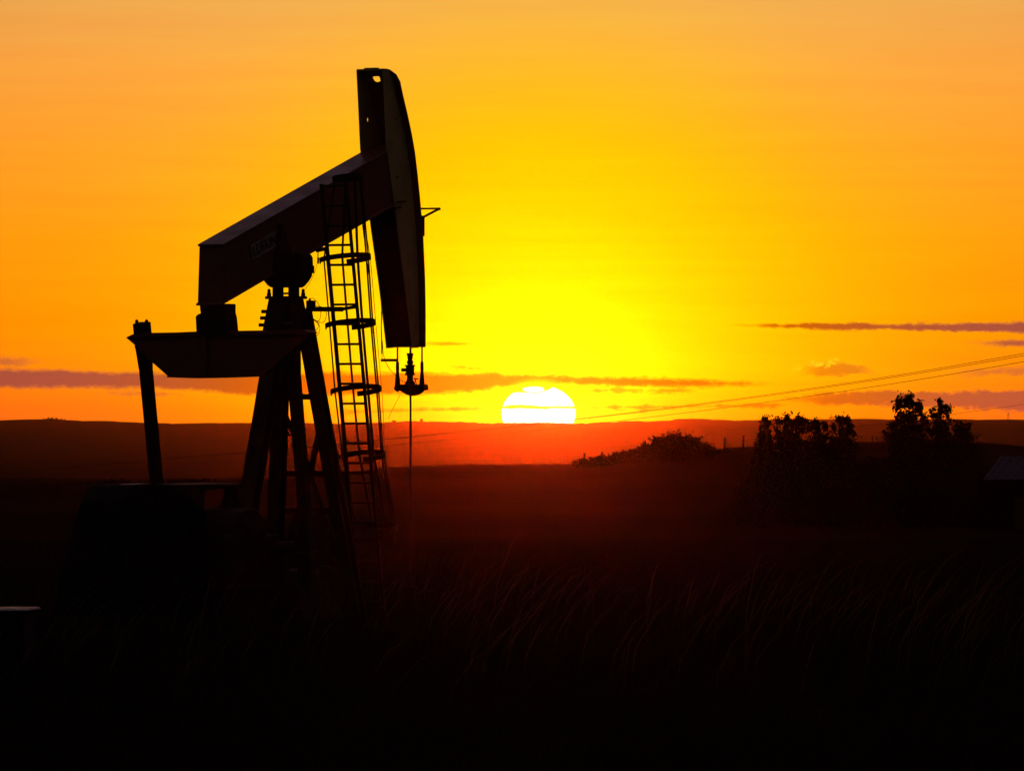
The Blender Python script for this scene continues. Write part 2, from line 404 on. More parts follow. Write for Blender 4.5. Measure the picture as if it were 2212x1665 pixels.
def arc3(c, r, n, a0=0, a1=2*PI): return [(c[0]+r*math.cos(a0+(a1-a0)*i/n), c[1]+r*math.sin(a0+(a1-a0)*i/n)) for i in range(n)]
# walking beam
HB = .235
near = [(483, 527), (862, 312), (862, 440), (800, 475), (668, 547), (568, 608), (479, 660)]
pts = [ob(x, y, HB-.015) for x, y in near]
mb = MB().prism(pts, (-(2*HB-.03), 0, 0))
d = (pts[1]-pts[0]).normalized()
mb.prism([ob(483, 527, HB), ob(862, 312, HB), ob(862, 317, HB), ob(483, 532, HB)], (-2*HB, 0, 0))     # top flange
mb.prism([ob(479, 660, HB), ob(568, 608, HB), ob(800, 475, HB), ob(862, 440, HB), ob(862, 435, HB), ob(800, 470, HB), ob(568, 603, HB), ob(479, 655, HB)], (-2*HB, 0, 0))
beam = mb.build('walking_beam', M_beam, pump, .006)
# name plate with its lettering, on the near side of the beam
pl = [ob(541, 529, HB-.003), ob(597, 497, HB-.003), ob(600, 531, HB-.003), ob(545, 563, HB-.003)]
MB().prism(pl, (.006, 0, 0)).build('name_plate', M_plate, beam)
tcv = bpy.data.curves.new('lettering', 'FONT'); tcv.body = 'LUFKIN'; tcv.size = 1; tcv.extrude = .004; tcv.offset = .012
tob = bpy.data.objects.new('lettering_curve', tcv); COL.objects.link(tob)
bpy.context.view_layer.update()
tme = bpy.data.meshes.new_from_object(tob.evaluated_get(bpy.context.evaluated_depsgraph_get()))
bpy.data.objects.remove(tob); bpy.data.curves.remove(tcv)
tx = np.array([v.co[:] for v in tme.vertices]); lo, hi = tx.min(0), tx.max(0)
for v in tme.vertices:
    s_ = .06+.88*(v.co.x-lo[0])/(hi[0]-lo[0]); q = .17+.66*(v.co.y-lo[1])/(hi[1]-lo[1])
    b_ = pl[3].lerp(pl[2], s_); t_ = pl[0].lerp(pl[1], s_); p = b_.lerp(t_, q); v.co = (HB+.004+.003*(v.co.z > 0), p.y, p.z)
tme.materials.clear(); tme.materials.append(M_rust)
lt = bpy.data.objects.new('lettering', tme); COL.objects.link(lt); lt.parent = beam
# clamp gusset over the saddle
MB().prism([ob(x, y, .29) for x, y in ((606, 484), (612, 484), (621, 520), (634, 556), (642, 585), (597, 585), (603, 530))], (-.05, 0, 0)).build('gusset', M_dark, beam, .004)
# saddle bearing (seen end-on)
sbp = [lp(b, -.14, r) for b, r in ((-.38, 560), (-.38, 596), (-.33, 606), (-.26, 616), (-.2, 621), (.2, 621), (.26, 616), (.33, 606), (.38, 596), (.40, 572), (.395, 556), (.36, 549), (.30, 547), (.24, 545), (.24, 575), (-.24, 575), (-.24, 556))]
mb = MB().prism(sbp, (0, .30, 0))
for b in (-.145, .145): mb.box2((b-.055, -.09, zrow(641)), (b+.055, .08, zrow(618)))
mb.box2((-.2, -.09, zrow(636)), (.2, .08, zrow(632)))
mb.bar(lp(.38, .04, 582), lp(.46, .04, 582), .12, .12)
saddle = mb.build('saddle_bearing', M_dark, pump, .008)
# post cap
mb = MB(); z0, z1 = zrow(715), zrow(646)
mb.add([(-.27, -.27, z0), (.27, -.27, z0), (.27, .27, z0), (-.27, .27, z0), (-.2, -.2, z1), (.2, -.2, z1), (.2, .2, z1), (-.2, .2, z1)],
       [(0, 3, 2, 1), (4, 5, 6, 7), (0, 1, 5, 4), (1, 2, 6, 5), (2, 3, 7, 6), (3, 0, 4, 7)])
mb.box2((-.285, -.17, zrow(646)), (.285, .17, zrow(640)))
cap = mb.build('post_cap', M_dark, pump, .006)
for b in (-.245, .245):
    for a in (-.11, .11):
        MB().lathe((b, a), [(zrow(640), .035), (zrow(633), .035), (zrow(633)+.001, .026), (zrow(626), .026), (zrow(624), .015)], 8).build('bolt', M_dark, cap)
for r in (673, 687, 702):
    k = (r-646)/69*.07
    MB().tube([(-.24-k, -.13-k, zrow(r)), (-.31-k, -.15-k, zrow(r))], .032, 6).build('bolt', M_dark, cap)
# legs of the samson post
def fa(r): return .19+.00096*(r-660)
def fb(r): return .175+.00084*(r-660)
def chan(p, q, w, dpt, up):
    """open channel/wide-flange leg"""
    p, q = Vector(p), Vector(q); dd = (q-p).normalized(); u = Vector(up); sdv = dd.cross(u).normalized(); uu = sdv.cross(dd).normalized()
    m_ = MB(); m_.bar(p+uu*(dpt/2-.012), q+uu*(dpt/2-.012), w, .024, up); m_.bar(p-uu*(dpt/2-.012), q-uu*(dpt/2-.012), w, .024, up); m_.bar(p, q, .03, dpt-.05, up)
    return m_
for s_ in (-1, 1):
    p, q = lp(s_*fb(668), fa(668), 668), Vector((s_*fb(1395), fa(1395), .30))
    chan(p, q, .205, .205, (0, 1, .1)).build('leg', M_dark, pump)
chan(lp(0, -.14, 668), Vector((0, -1.69, .30)), .26, .22, (0, 1, .1)).build('leg', M_dark, pump)
for r in (857, 1023, 1103):
    MB().bar(lp(-fb(r)-.05, fa(r), r), lp(fb(r)+.05, fa(r), r), .07, .09).build('crossbar', M_dark, pump)
mid = lp(.12, fa(1023), 1018)
for p, q in ((lp(-fb(872), fa(872), 872), mid), (lp(fb(915), fa(915), 905), mid), (mid, lp(-fb(1180)*.7, fa(1180), 1190)), (mid, lp(fb(1180)*.85, fa(1180), 1200))):
    MB().bar(p, q, .07, .07).build('brace', M_dark, pump)
MB().tube([oa(614, 917, .5), oa(622, 915, .5), oa(630, 925, .5), oa(634, 944, .5), oa(626, 940, .5), oa(619, 930, .5)], .02, 6).build('brake_lever', M_dark, pump)
# equalizer, tail bearing
EA = -2.42
eq = [(272, 729), (285, 723), (322, 719), (424, 717), (506, 715), (575, 714), (655, 713), (667, 719), (655, 734), (611, 773), (569, 809), (500, 812), (419, 814), (362, 812), (328, 782), (292, 746)]
mb = MB().prism([oa(x, y, EA) for x, y in eq], (0, .16, 0))
mb.prism([oa(x, y, EA-.06) for x, y in ((274, 728), (286, 722), (424, 716), (655, 712), (667, 718), (655, 722), (424, 724), (286, 729))], (0, .28, 0))
mb.prism([oa(x, y, EA-.05) for x, y in ((362, 811), (419, 813), (500, 811), (570, 808), (570, 812), (500, 815), (419, 817), (360, 815))], (0, .26, 0))
mb.bar(oa(442, 724, EA-.03), oa(442, 812, EA-.03), .10, .06)
eqo = mb.build('equalizer', M_beam, pump, .005)
mb = MB(); a0 = EA-.12
mb.prism([oa(x, y, a0) for x, y in ((431, 660), (487, 656), (487, 677), (488, 690), (489, 718), (424, 719), (422, 684), (427, 679), (433, 677))], (0, .30, 0))
mb.prism([oa(x, y, a0+.15) for x, y in ((485, 680), (490, 676), (500, 677), (502, 686), (505, 716), (486, 718))], (0, .14, 0))
mb.build('tail_bearing', M_dark, pump, .006)
# pitman arms
for sx, pin in ((-1, None), (1, None)):
    b = 1.33*sx
    top = ob(306 if sx < 0 else 627, 700, b); bot = ob(340 if sx < 0 else 657, 1060 if sx < 0 else 1090, b)
    dd = (bot-top); low = top+dd*1.38
    mb = MB().bar(top+dd*.10, low, .16, .165, (0, 1, 0))
    mb.bar(top+dd*.06, top+dd*.27, .22, .22, (0, 1, 0), .75)
    mb.bar(top-Vector((0, 0, -.02)), top+dd*.14, .20, .22, (0, 1, 0))
    mb.bar(low-dd*.12, low+dd*.03, .24, .30, (0, 1, 0))
    po = mb.build('pitman_arm', M_dark, pump, .008)
    for kx in (-.09, .09):
        MB().lathe((top.x+kx, top.y), [(top.z, .03), (top.z+.05, .03), (top.z+.07, .018)], 6).build('bolt', M_dark, po)
    # crank arm with its counterweights
    pin_ = low; sh = Vector((b-.22*sx, -1.02, 1.55))
    cx = b-.22*sx
    pr = []
    for i in range(13): an = PI*i/12; pr.append((cx-.09, -1.02-.40*math.cos(an), 1.72+.36*math.sin(an)))
    pr += [(cx-.09, -.62, .62), (cx-.09, -1.42, .62)]
    ck = MB().prism(pr, (.18, 0, 0)).bar((cx, -1.2, 1.1), (cx, pin_.y, pin_.z), .17, .34, (0, 0, 1)).build('crank_arm', M_rust if sx > 0 else M_dark, pump, .03)
    MB().tube([(cx-.12*sx, pin_.y, pin_.z), (b+.14*sx, pin_.y, pin_.z)], .07, 12).build('crank_pin', M_steel, ck)
    wpr = [(cx-.17, -1.02+.62*math.cos(an), .98+.30*math.sin(an)) for an in [i*PI/8 for i in range(9)]]+[(cx-.17, -1.64, .42), (cx-.17, -.40, .42)]
    MB().prism(wpr, (.34, 0, 0)).build('counterweight', M_dark, ck, .02)
# gear reducer on its pedestal, walkway over it
mb = MB().box2((-.62, -2.75, .9), (.62, -1.15, 1.75)).box2((-.5, -2.6, .3), (.5, -1.3, .9))
mb.tube([(-1.2, -1.3, 1.55), (1.2, -1.3, 1.55)], .10, 14)
mb.tube([(-.62, -2.0, 1.75), (.62, -2.0, 1.75)], .42, 18)
mb.build('gear_reducer', M_dark, pump, .02)
mb = MB().prism([ob(386, 1047, .1), ob(512, 1045, .1), ob(512, 1054, .1), ob(386, 1059, .1)], (-.5, 0, 0))
mb.bar(ob(404, 1056, 0), ob(404, 1180, 0), .35, .45, (0, 1, 0)).bar(ob(505, 1052, 0), ob(503, 1180, 0), .10, .10, (0, 1, 0))
mb.prism([ob(x, y, .05) for x, y in ((499, 1052), (511, 1052), (519, 1083), (547, 1113), (572, 1121), (580, 1200), (470, 1200), (490, 1085))], (-.1, 0, 0))
mb.build('belt_guard', M_hilite and M_dark, pump, .004)
# motor housing at the tail end
hp = [(281, 1056), (288, 1048), (327, 1045), (372, 1047), (400, 1060), (446, 1108), (452, 1330), (205, 1330), (218, 1240), (239, 1163), (264, 1083)]
MB().prism([ob(x, y, .35) for x, y in hp], (-.75, 0, 0)).build('motor_housing', M_black, pump, .03)
MB().prism([ob(x, y, .2) for x, y in ((288, 1047), (300, 1045), (325, 1044), (325, 1047.5), (300, 1048.5), (288, 1050))], (-.30, 0, 0)).build('housing_highlight', M_hilite, pump)  # sky-lit top of the housing put in as a pale strip
MB().box2((-.4, -3.1, ob(440, 1046, 0).z-.005), (.1, -1.55, ob(440, 1046, 0).z+.012)).build('guard_highlight', M_hilite, pump)  # thin pale strip added as the highlight along the guard top
# base frame
mb = MB()
for b in (-.78, .78):
    mb.box2((b-.11, -6.2, .27), (b+.11, 1.35, .30)).box2((b-.11, -6.2, .02), (b+.11, 1.35, .05)).box2((b-.015, -6.2, .05), (b+.015, 1.35, .27))
for a in (-6, -5, -4, -3, -1.7, -.4, .9, 1.25): mb.box2((-.765, a-.08, .07), (.765, a+.08, .25))
mb.build('base_frame', M_dark, pump)

# ---- horse head
HW = .25
rear = [(828, 150), (831, 210), (836, 320), (842, 366), (851, 429), (860, 500), (875, 608), (884, 680), (892, 752)]
front = [(838, 150), (847, 163), (852, 190), (856, 210), (875, 290), (887, 372), (893, 430), (899, 500), (902, 560), (904, 608), (905, 680), (905, 751)]
out = [ob(x, y, HW) for x, y in front[::-1]]+[ob(x, y, HW) for x, y in rear]
def hole(px, row, rx, ry, b, n=10): return [ob(px+rx*math.cos(2*PI*i/n), row+ry*math.sin(2*PI*i/n), b) for i in range(n)]
near_holes = [hole(855.5, 258, 2.2, 4, HW, 8), hole(859, 383, 3, 2.6, HW, 8)]
mb = MB().prism(out, (-.02, 0, 0), near_holes)
farp = [Vector((-HW, p.y, p.z)) for p in out]
mb2 = hole(794, 259, 2.0, 6.0, -HW+.01, 8)
mb.prism(farp, (.02, 0, 0), [[Vector((-HW, p.y, p.z)) for p in mb2]])
def acrossx(prof, x0, x1, th, m_=mb):
    """curved plate through local (y,z) points, from x0 to x1, thickness th forward"""
    for (p, q) in zip(prof[:-1], prof[1:]):
        m_.add([(x0, p[0], p[1]), (x1, p[0], p[1]), (x1, q[0], q[1]), (x0, q[0], q[1]), (x0, p[0]+th, p[1]), (x1, p[0]+th, p[1]), (x1, q[0]+th, q[1]), (x0, q[0]+th, q[1])],
               [(0, 1, 2, 3), (7, 6, 5, 4), (0, 4, 5, 1), (3, 2, 6, 7), (0, 3, 7, 4), (1, 5, 6, 2)])
fy = lambda x, y: (ob(x, y, HW).y, ob(x, y, HW).z)
# top plate, front wall with the hanger opening, inner diaphragms, rear wall below the beam
tz = ob(828, 150, HW).z; ty0, ty1 = ob(829, 150, HW).y, ob(838, 150, HW).y
mb.box2((-HW, ty0, tz-.015), (HW, ty1, tz+.012)); mb.box2((-.12, ty0+.01, tz+.012), (.10, ty1-.02, tz+.03))
acrossx([fy(838, 150), fy(846, 163)], -HW+.021, HW-.021, -.015)
(yA, zA), (yB, zB) = fy(846, 163), fy(849, 178)
def fw(x, t_): return Vector((x, yA+(yB-yA)*t_, zA+(zB-zA)*t_))
hx, hw_ = -.035, .066
hp_ = [(hx-hw_, .32), (hx-hw_*.95, .16), (hx-hw_*.6, .12), (hx+hw_*.6, .10), (hx+hw_, .25), (hx+hw_, .82), (hx+hw_*.6, .86), (hx+hw_*.2, .95), (hx-hw_*.4, .88), (hx-hw_*.8, .66)]
mb.prism([fw(-HW+.021, 0), fw(HW-.021, 0), fw(HW-.021, 1), fw(-HW+.021, 1)], (0, -.015, 0), [[fw(*q_) for q_ in hp_]])
zd = ob(836, 331, HW).z; mb.box2((-HW+.021, ob(836, 331, HW).y+.03, zd-.01), (HW-.021, ob(880, 331, HW).y, zd+.01))
zb = ob(893, 750, HW).z; mb.box2((-HW+.021, ob(893, 750, HW).y, zb), (HW-.021, ob(904, 750, HW).y, zb+.015))
head = mb.build('horse_head', M_head, pump)
mb = MB(); acrossx([fy(858, 482), fy(875, 608), fy(884, 680), fy(892, 748)], -HW+.021, HW-.021, .012, mb); mb.build('rear_plate', M_rust, head)
mb = MB()
prof = [fy(850, 177), fy(853, 192), fy(857, 210), fy(866, 248), fy(875, 290), fy(882, 330), fy(887, 372), fy(893, 430), fy(899, 500), fy(902, 560), fy(904, 608), fy(905, 680), fy(905, 750)]
prof = [(a+.002, b) for a, b in prof]
acrossx(prof, -HW-.07, HW+.105, .035, mb)
(ya, za), (yb, zb_) = fy(839, 150), prof[0]; ym, zm_ = (ya+yb)/2+.012, (za+zb_)/2+.02
for (y0, z0_, o0), (y1, z1_, o1) in (((yb, zb_, .105), (ym, zm_, .07)), ((ym, zm_, .07), (ya, za, .0))):
    q0 = [(HW-.018, y0, z0_), (HW+o0+.001, y0, z0_), (HW+o1+.001, y1, z1_), (HW-.018, y1, z1_)]
    mb.add(q0+[(x, y+.035, z) for x, y, z in q0], [(0, 1, 2, 3), (7, 6, 5, 4), (0, 4, 5, 1), (3, 2, 6, 7), (0, 3, 7, 4), (1, 5, 6, 2)])
mb.build('track_plate', M_beam, head)
head['label'] = 'faded yellow horse head at the front of the beam'
# bracket on the front of the head, pegs on its side
pf = lambda x, y: ob(x, y, HW+.09)
MB().bar(pf(906, 451), pf(949, 450.5), .03, .03).bar(pf(949, 451), pf(911, 471), .03, .03).bar(pf(949, 449), pf(949, 454), .03, .03).bar(pf(914, 466), pf(914, 510), .04, .03).build('front_bracket', M_dark, head)
for x0, x1, r in ((858, 876, 436), (850, 866, 449)):
    MB().bar(ob(x0, r+1, HW+.03), ob(x1, r-1, HW+.05), .03, .025).build('latch', M_dark, head)
# ---- hanger: wire ropes, sockets, carrier bar, clamp and polished rod
AW = ob(886, 850, 0).y
def w(px, row): return oa(px, row, AW)
for px in (858.7, 911.6):
    x = w(px, 800).x
    rope = MB().tube([w(px, 748), w(px, 790)], .014, 8).build('wire_rope', M_steel, pump)
    q = .0072*.5                                       # metres per grid unit at this distance, halved for radii
    prof_ = [(w(px, 846).z, 3*q), (w(px, 843).z, 13*q), (w(px, 839).z, 17*q), (w(px, 832).z, 12.5*q), (w(px, 826).z, 12*q), (w(px, 803).z, 7*q), (w(px, 799.5).z, 6.5*q), (w(px, 799).z, 8*q), (w(px, 783).z, 7*q), (w(px, 781).z, 5*q)]
    MB().lathe((x, AW), prof_, 12).build('rope_socket', M_dark, pump, 0, True)
cb = [(857, 830), (915, 830), (917, 842), (908, 843.5), (904, 848), (896, 853), (887, 855), (878, 853), (869, 848), (864, 843.5), (855, 842)]
MB().prism([oa(x, y, AW-.07) for x, y in cb], (0, .14, 0)).build('carrier_bar', M_dark, pump, .008)
cx_ = w(885.8, 800).x
def lz(r): return w(886, r).z
q *= 2
prof_ = [(lz(831), 13*q), (lz(826), 11*q), (lz(820), 7*q), (lz(811), 7*q), (lz(810.5), 12*q), (lz(806), 11*q), (lz(805), 9.5*q), (lz(791.5), 9.5*q), (lz(791), 11.5*q), (lz(788), 11.5*q), (lz(787.5), 5*q), (lz(785), 7*q), (lz(781), 7.3*q), (lz(777), 5*q), (lz(773), 6*q), (lz(769), 6.5*q), (lz(768.5), 5*q), (lz(768), 7.5*q), (lz(763), 7.5*q), (lz(762.5), 3*q)]
mb = MB().lathe((cx_, AW), prof_, 12); mb.bar(w(882, 799), w(868.5, 799), .055, .055); mb.bar(w(890, 817), w(904, 819), .02, .02); mb.tube([w(896, 819), w(900, 830)], .012, 6)
mb.build('rod_clamp', M_dark, pump)
MB().tube([(cx_+.008, AW, lz(750)), (cx_+.012, AW, .95)], .0185, 10).build('polished_rod', M_dark, pump)
# load-cell arm beside the left socket with its signal cable and turnbuckle
MB().bar(w(824, 778), w(858, 778), .05, .045).build('sensor_arm', M_dark, pump)
MB().tube([w(825.5, 774), w(825, 764)], .006, 6).tube([w(825, 764), w(824.6, 738)], .013, 6).tube([w(824.6, 738), w(823.5, 705), w(824.5, 690), w(824.0, 672)], .010, 6).tube([w(824, 672), w(822, 640)], .004, 5).build('turnbuckle', M_dark, pump)
MB().tube([w(826, 735), w(828, 765), w(833, 782), w(842, 798), w(855, 811), w(868, 822), w(876, 826)], .005, 5).build('signal_cable', M_rubber, pump)
MB().tube([w(864, 853), w(855, 870), w(846, 888), w(838, 905)], .003, 5).build('signal_cable', M_rubber, pump)

# ---- caged ladder beside the post
LB = .75
def lc(row): return 721+.0898*(row-399)
def la(row): return ob(lc(row), row, LB).y
def lq(row, off=0): v = Vector((LB+off, la(row), 0)); v.z = ob(lc(row), row, LB).z; return v
ladder = empty('ladder', (0, 0, 0)); ladder.parent = pump
lax = (lq(400)-lq(1200)).normalized()              # up the ladder
lfw = Vector((1, 0, 0)).cross(lax)                 # away from the post, square to the ladder
if lfw.y < 0: lfw = -lfw
for s_ in (-1, 1):
    MB().bar(lq(397, s_*.225), lq(1330, s_*.225), .045 if s_ < 0 else .035, .05, (0, 1, 0)).build('rail', M_dark, ladder)
for k in range(-5, 17):
    r = 615+42.75*k
    MB().tube([lq(r, -.225), lq(r, .225)], .019, 8).build('rung', M_dark, ladder)
HOOPS = [(387, 751, .235), (565, 745.5, .40), (707, 756.5, .39), (850, 768.5, .395), (992, 782, .37), (1150, 810, .355)]
def hoopc(row, px, Rr):
    c = lq(row)+lfw*(.30 if Rr > .3 else .12); w_ = PJ+Rm @ c
    cur = w_.x/w_.y*FP+W0/2; c.x += (px-cur)/FP*w_.y/.86
    return c
hc = [(hoopc(*h), h[2]) for h in HOOPS]
hpos = lambda c, R_, ph: c+Vector((1, 0, 0))*R_*math.sin(ph)+lfw*R_*math.cos(ph)
for i, (c, R_) in enumerate(hc):
    a0, a1 = (-2.35, 2.55) if i else (-3.0, 3.1)
    n = 30; vs = []; fs = []; hh = .040 if i < 5 else .045
    for k in range(n+1):
        ph = a0+(a1-a0)*k/n
        for rr_, hz_ in ((R_-.006, -hh), (R_+.006, -hh), (R_+.006, hh), (R_-.006, hh)): vs.append(hpos(c, rr_, ph)+lax*hz_)
    for k in range(n):
        for j in range(4): fs.append((k*4+j, k*4+(j+1) % 4, (k+1)*4+(j+1) % 4, (k+1)*4+j))
    fs += [(0, 1, 2, 3), (n*4+3, n*4+2, n*4+1, n*4)]
    MB().add(vs, fs).build('cage_hoop', M_dark, ladder)
for ph, wd in ((-1.57, .022), (-.66, .034), (-.02, .042), (.66, .022), (1.57, .026)):
    mb = MB(); pp = [hpos(c, R_-.012, ph) for c, R_ in hc]
    for p, q_ in zip(pp[:-1], pp[1:]): mb.bar(p, q_, wd, .012, (0, 1, 0))
    mb.build('cage_strap', M_dark, ladder)
# bracket arms, junction box and tubing loops
mb = MB().bar(lp(.24, .2, 668), Vector((.75, la(668)-.05, zrow(668, la(668), .75))), .07, .075).bar(Vector((.72, la(668)-.06, zrow(668, la(668), .72))), Vector((.99, la(664), zrow(662, la(664), .99))), .05, .05)
mb.build('ladder_bracket', M_dark, pump)
MB().bar(lp(.7, .9, 1021), lp(1.05, 1.05, 1020), .06, .05).bar(lp(.45, .7, 1021), lp(.75, .92, 1021), .06, .05).build('ladder_bracket', M_dark, pump)
MB().bar(lp(.8, 1.15, 1165), lp(1.25, 1.2, 1163), .06, .10).bar(lp(.62, 1.0, 1165), lp(.8, 1.15, 1165), .06, .06).build('ladder_bracket', M_dark, pump)
MB().box((lp(.33, .2, 656)), (.10, .12, .10)).tube([lp(.31, .2, 650), lp(.31, .2, 644)], .02, 6).build('junction_box', M_dark, pump)
def pj(px, row): return ob(px, row, .36)
def spl(pts, n=6):
    P = [Vector(p) for p in pts]; P = [P[0]]+P+[P[-1]]; o = []
    for i in range(1, len(P)-2):
        for k in range(n):
            t = k/n; o.append(.5*((2*P[i])+(P[i+1]-P[i-1])*t+(2*P[i-1]-5*P[i]+4*P[i+1]-P[i+2])*t*t+(3*P[i]-P[i-1]-3*P[i+1]+P[i+2])*t**3))
    return o+[P[-2]]
for pts in ([(667, 648), (674, 644), (682, 649), (690, 661), (693, 680), (688, 693), (676, 690), (668, 680)], [(681, 661), (692, 662), (702, 668), (705, 680), (699, 696), (686, 694), (676, 688)],
            [(670, 690), (680, 693), (688, 702), (684, 712), (676, 715)], [(672, 689), (684, 694), (691, 707), (688, 722), (680, 724)]):
    MB().tube(spl([pj(*p) for p in pts]), .005, 5).build('tubing', M_rubber, pump)
MB().tube(spl([ob(686, 541, .3), ob(684, 575, .3), ob(672, 605, .3), ob(659, 625, .3)]), .004, 5).build('tubing', M_rubber, pump)
MB().tube([ob(688, 535, .25), ob(687.5, 557, .25)], .005, 5).tube([ob(687.5, 556, .25), ob(687.5, 570, .25)], .014, 6).build('grease_fitting', M_dark, pump)
MB().bar(ob(684, 541, .2), ob(700, 538, .2), .04, .06).build('lubricator', M_dark, pump)
for p, q_ in (((668, 676), (737, 1045)), ((672, 676), (727, 985))):
    MB().tube([ob(*p, .45), ob(*q_, .62)], .012 if p[0] > 670 else .007, 6).build('stay_rod', M_dark, pump)
MB().tube(spl([ob(786, 480, .6), ob(800, 560, .6), ob(812, 700, .6), ob(826, 861, .6), ob(833, 995, .6), ob(846, 1060, .6), ob(859, 1150, .6)]), .005, 5).build('safety_cable', M_steel, pump)
MB().tube([ob(782, 480, .7), ob(798, 600, .7), ob(806, 720, .7)], .006, 5).build('safety_cable', M_steel, pump)

# wellhead under the polished rod
wl = PJ+Rm @ Vector((cx_, AW, 0))
wh = empty('wellhead', (wl.x, wl.y, 0)); tag(wh, 'small wellhead valve stack in the grass under the polished rod', 'wellhead')
MB().lathe((0, 0), [(.0, .2), (.25, .2), (.25, .13), (.45, .13), (.45, .18), (.52, .18), (.52, .09), (.8, .09), (.8, .12), (.86, .12), (.86, .05), (.98, .05)], 16).build('casing_head', M_rust, wh)
MB().bar((-.45, 0, .62), (.45, 0, .62), .07, .07).build('flow_line', M_rust, wh)
MB().tube([(.30, 0, .62), (.30, 0, .78)], .018, 6).lathe((.30, 0), [(.78, .09), (.80, .09)], 12).build('valve_wheel', M_rust, wh)
# concrete pad
pad = MB().box2((-1.6, -6.6, -.15), (1.6, 2.0, .02)).build('concrete_pad', M_conc); pad.location = PJ; pad.rotation_euler = (0, 0, -PSI)
tag(pad, 'low concrete pad under the pumpjack frame', 'pad')

# ------------------------------------------------------------------ tank at the left edge, top highlight put into the lid colour
tk = empty('storage_tank', (at(30, 1312, 98).x-.75, 98, 0), -.10); tag(tk, 'dark tank with a lid coloured as a sky highlight, half hidden in grass at the left edge', 'tank')
zt = at(60, 1313, 98).z
MB().box2((-.95, -.5, -.1), (.95, .5, zt-.021)).build('body', M_tank, tk, .03)
MB().add([(-1.0, -.55, zt-.02), (1.02, -.55, zt-.02), (1.02, .55, zt-.02), (-1.0, .55, zt-.02), (-.97, -.5, zt-.008), (.99, -.5, zt+.004), (.99, .5, zt+.012), (-.97, .5, zt+.0)],
         [(0, 3, 2, 1), (4, 5, 6, 7), (0, 1, 5, 4), (1, 2, 6, 5), (2, 3, 7, 6), (3, 0, 4, 7)]).build('lid', M_hilite, tk, .01)

# ------------------------------------------------------------------ foliage
def leaves(C, S):
    n = len(C); a = rng.normal(size=(n, 3)); a /= np.linalg.norm(a, axis=1, keepdims=True)
    b = rng.normal(size=(n, 3)); b -= (a*b).sum(1, keepdims=True)*a; b /= np.linalg.norm(b, axis=1, keepdims=True)
    S = S[:, None]; k = rng.uniform(.45, .8, (n, 1))
    Vv = np.stack([C-a*S, C+b*S*k, C+a*S, C-b*S*k], 1).reshape(-1, 3)
    return Vv, np.arange(4*n).reshape(-1, 4)
def plant(name, label, cat, Y, px0, blobs, leaf=.16, dens=1.0, group=None, trunk=True):
    """blobs: (px, row, rx, ry) in the measuring grid at distance Y"""
    x0 = (px0-W0/2)/FP*Y; z0 = float(gz(x0, Y)); k = Y/FP
    root = empty(name, (x0, Y, z0)); tag(root, label, cat, group)
    Cs = []; tb = MB(); rmax = max(b[2] for b in blobs)*k
    for px, row, rx, ry in blobs:
        c = np.array([(px-px0)*k, rng.uniform(-.4, .4)*rmax, EYE+(LEVEL-row)*k-z0])
        # each blob is broken into twiggy sub-clusters so that the outline is ragged
        nsub = max(6, int(rx*ry/15*dens))
        sub = rng.normal(size=(nsub, 3)); sub /= np.linalg.norm(sub, axis=1, keepdims=True); sub *= rng.uniform(.2, 1.12, (nsub, 1))**.6
        sub = sub*np.array([rx*k, rx*k, ry*k])+c
        for sc in sub:
            m_ = int(rng.integers(20, 46)); rs = rng.uniform(.16, .42)*min(rx, ry, 30)*k
            q = rng.normal(size=(m_, 3))*rs*.55; q[:, 2] *= 1.25; Cs.append(sc+q)
        p1 = Vector(c); b0 = Vector((0, 0, min(1.2, max(.1, p1.z*.3))))
        if trunk and ry >= 8:                       # leafy shoots poking out of the top
            for _ in range(int(rx/5)+1):
                sx_ = rng.normal(0, .55)*rx*k; tip = Vector((p1.x+sx_*1.2, p1.y, p1.z+ry*k*rng.uniform(.75, 1.35))); bs = p1.copy()
                tb.tube([bs, tip], .018, 3, .006)
                tt = rng.uniform(.2, 1.0, (16, 1)); Cs.append(np.array(bs)*(1-tt)+np.array(tip)*tt+rng.normal(size=(16, 3))*np.array([.09, .09, .05]))
        if trunk: tb.tube([b0, b0.lerp(p1, .5)+Vector((0, 0, .15)), p1], .05+.02*rx*k, 5, .012)
    Cs = np.concatenate(Cs); Cs = Cs[Cs[:, 2] > .02]
    S = rng.uniform(.45, 1.1, len(Cs))*leaf*.8
    Vv, Ff = leaves(Cs, S); npmesh('crown', Vv, Ff, M_leaf, root)
    if trunk:
        tb.tube([(0, 0, -.1), (0, 0, .5), (0.03, 0, max(.8, blobs[0][1] and 1.4))], .13, 7, .08)
        tb.build('trunk', M_bark, root)
    return root
TG = 'trees and bushes of the shelter belt'
YT = 440
plant('tree', 'tall ragged twin-topped tree, highest in the belt', 'tree', YT, 1962, [(1957, 880, 24, 26), (1962, 862, 7, 12), (1944, 872, 10, 12), (1986, 890, 12, 20), (1960, 915, 26, 22), (1990, 915, 14, 18), (1925, 935, 16, 24), (1965, 960, 45, 40), (1985, 875, 6, 10), (1970, 1040, 60, 80)], .13, .62, TG)
plant('tree', 'second tall tree with a loose open top, right of the twin-topped one', 'tree', YT+6, 2040, [(2031, 880, 12, 16), (2028, 868, 5, 8), (2050, 888, 13, 16), (2016, 890, 8, 10), (2036, 905, 20, 16), (2030, 930, 34, 20), (2035, 980, 45, 40), (2040, 1050, 60, 70)], .12, .62, TG)
plant('tree', 'low rounded tree with upright shoots right of the loose-topped tree', 'tree', YT+10, 2075, [(2080, 930, 14, 20), (2092, 925, 6, 16), (2066, 925, 8, 14), (2078, 970, 26, 30), (2088, 1040, 40, 80)], .12, .6, TG)
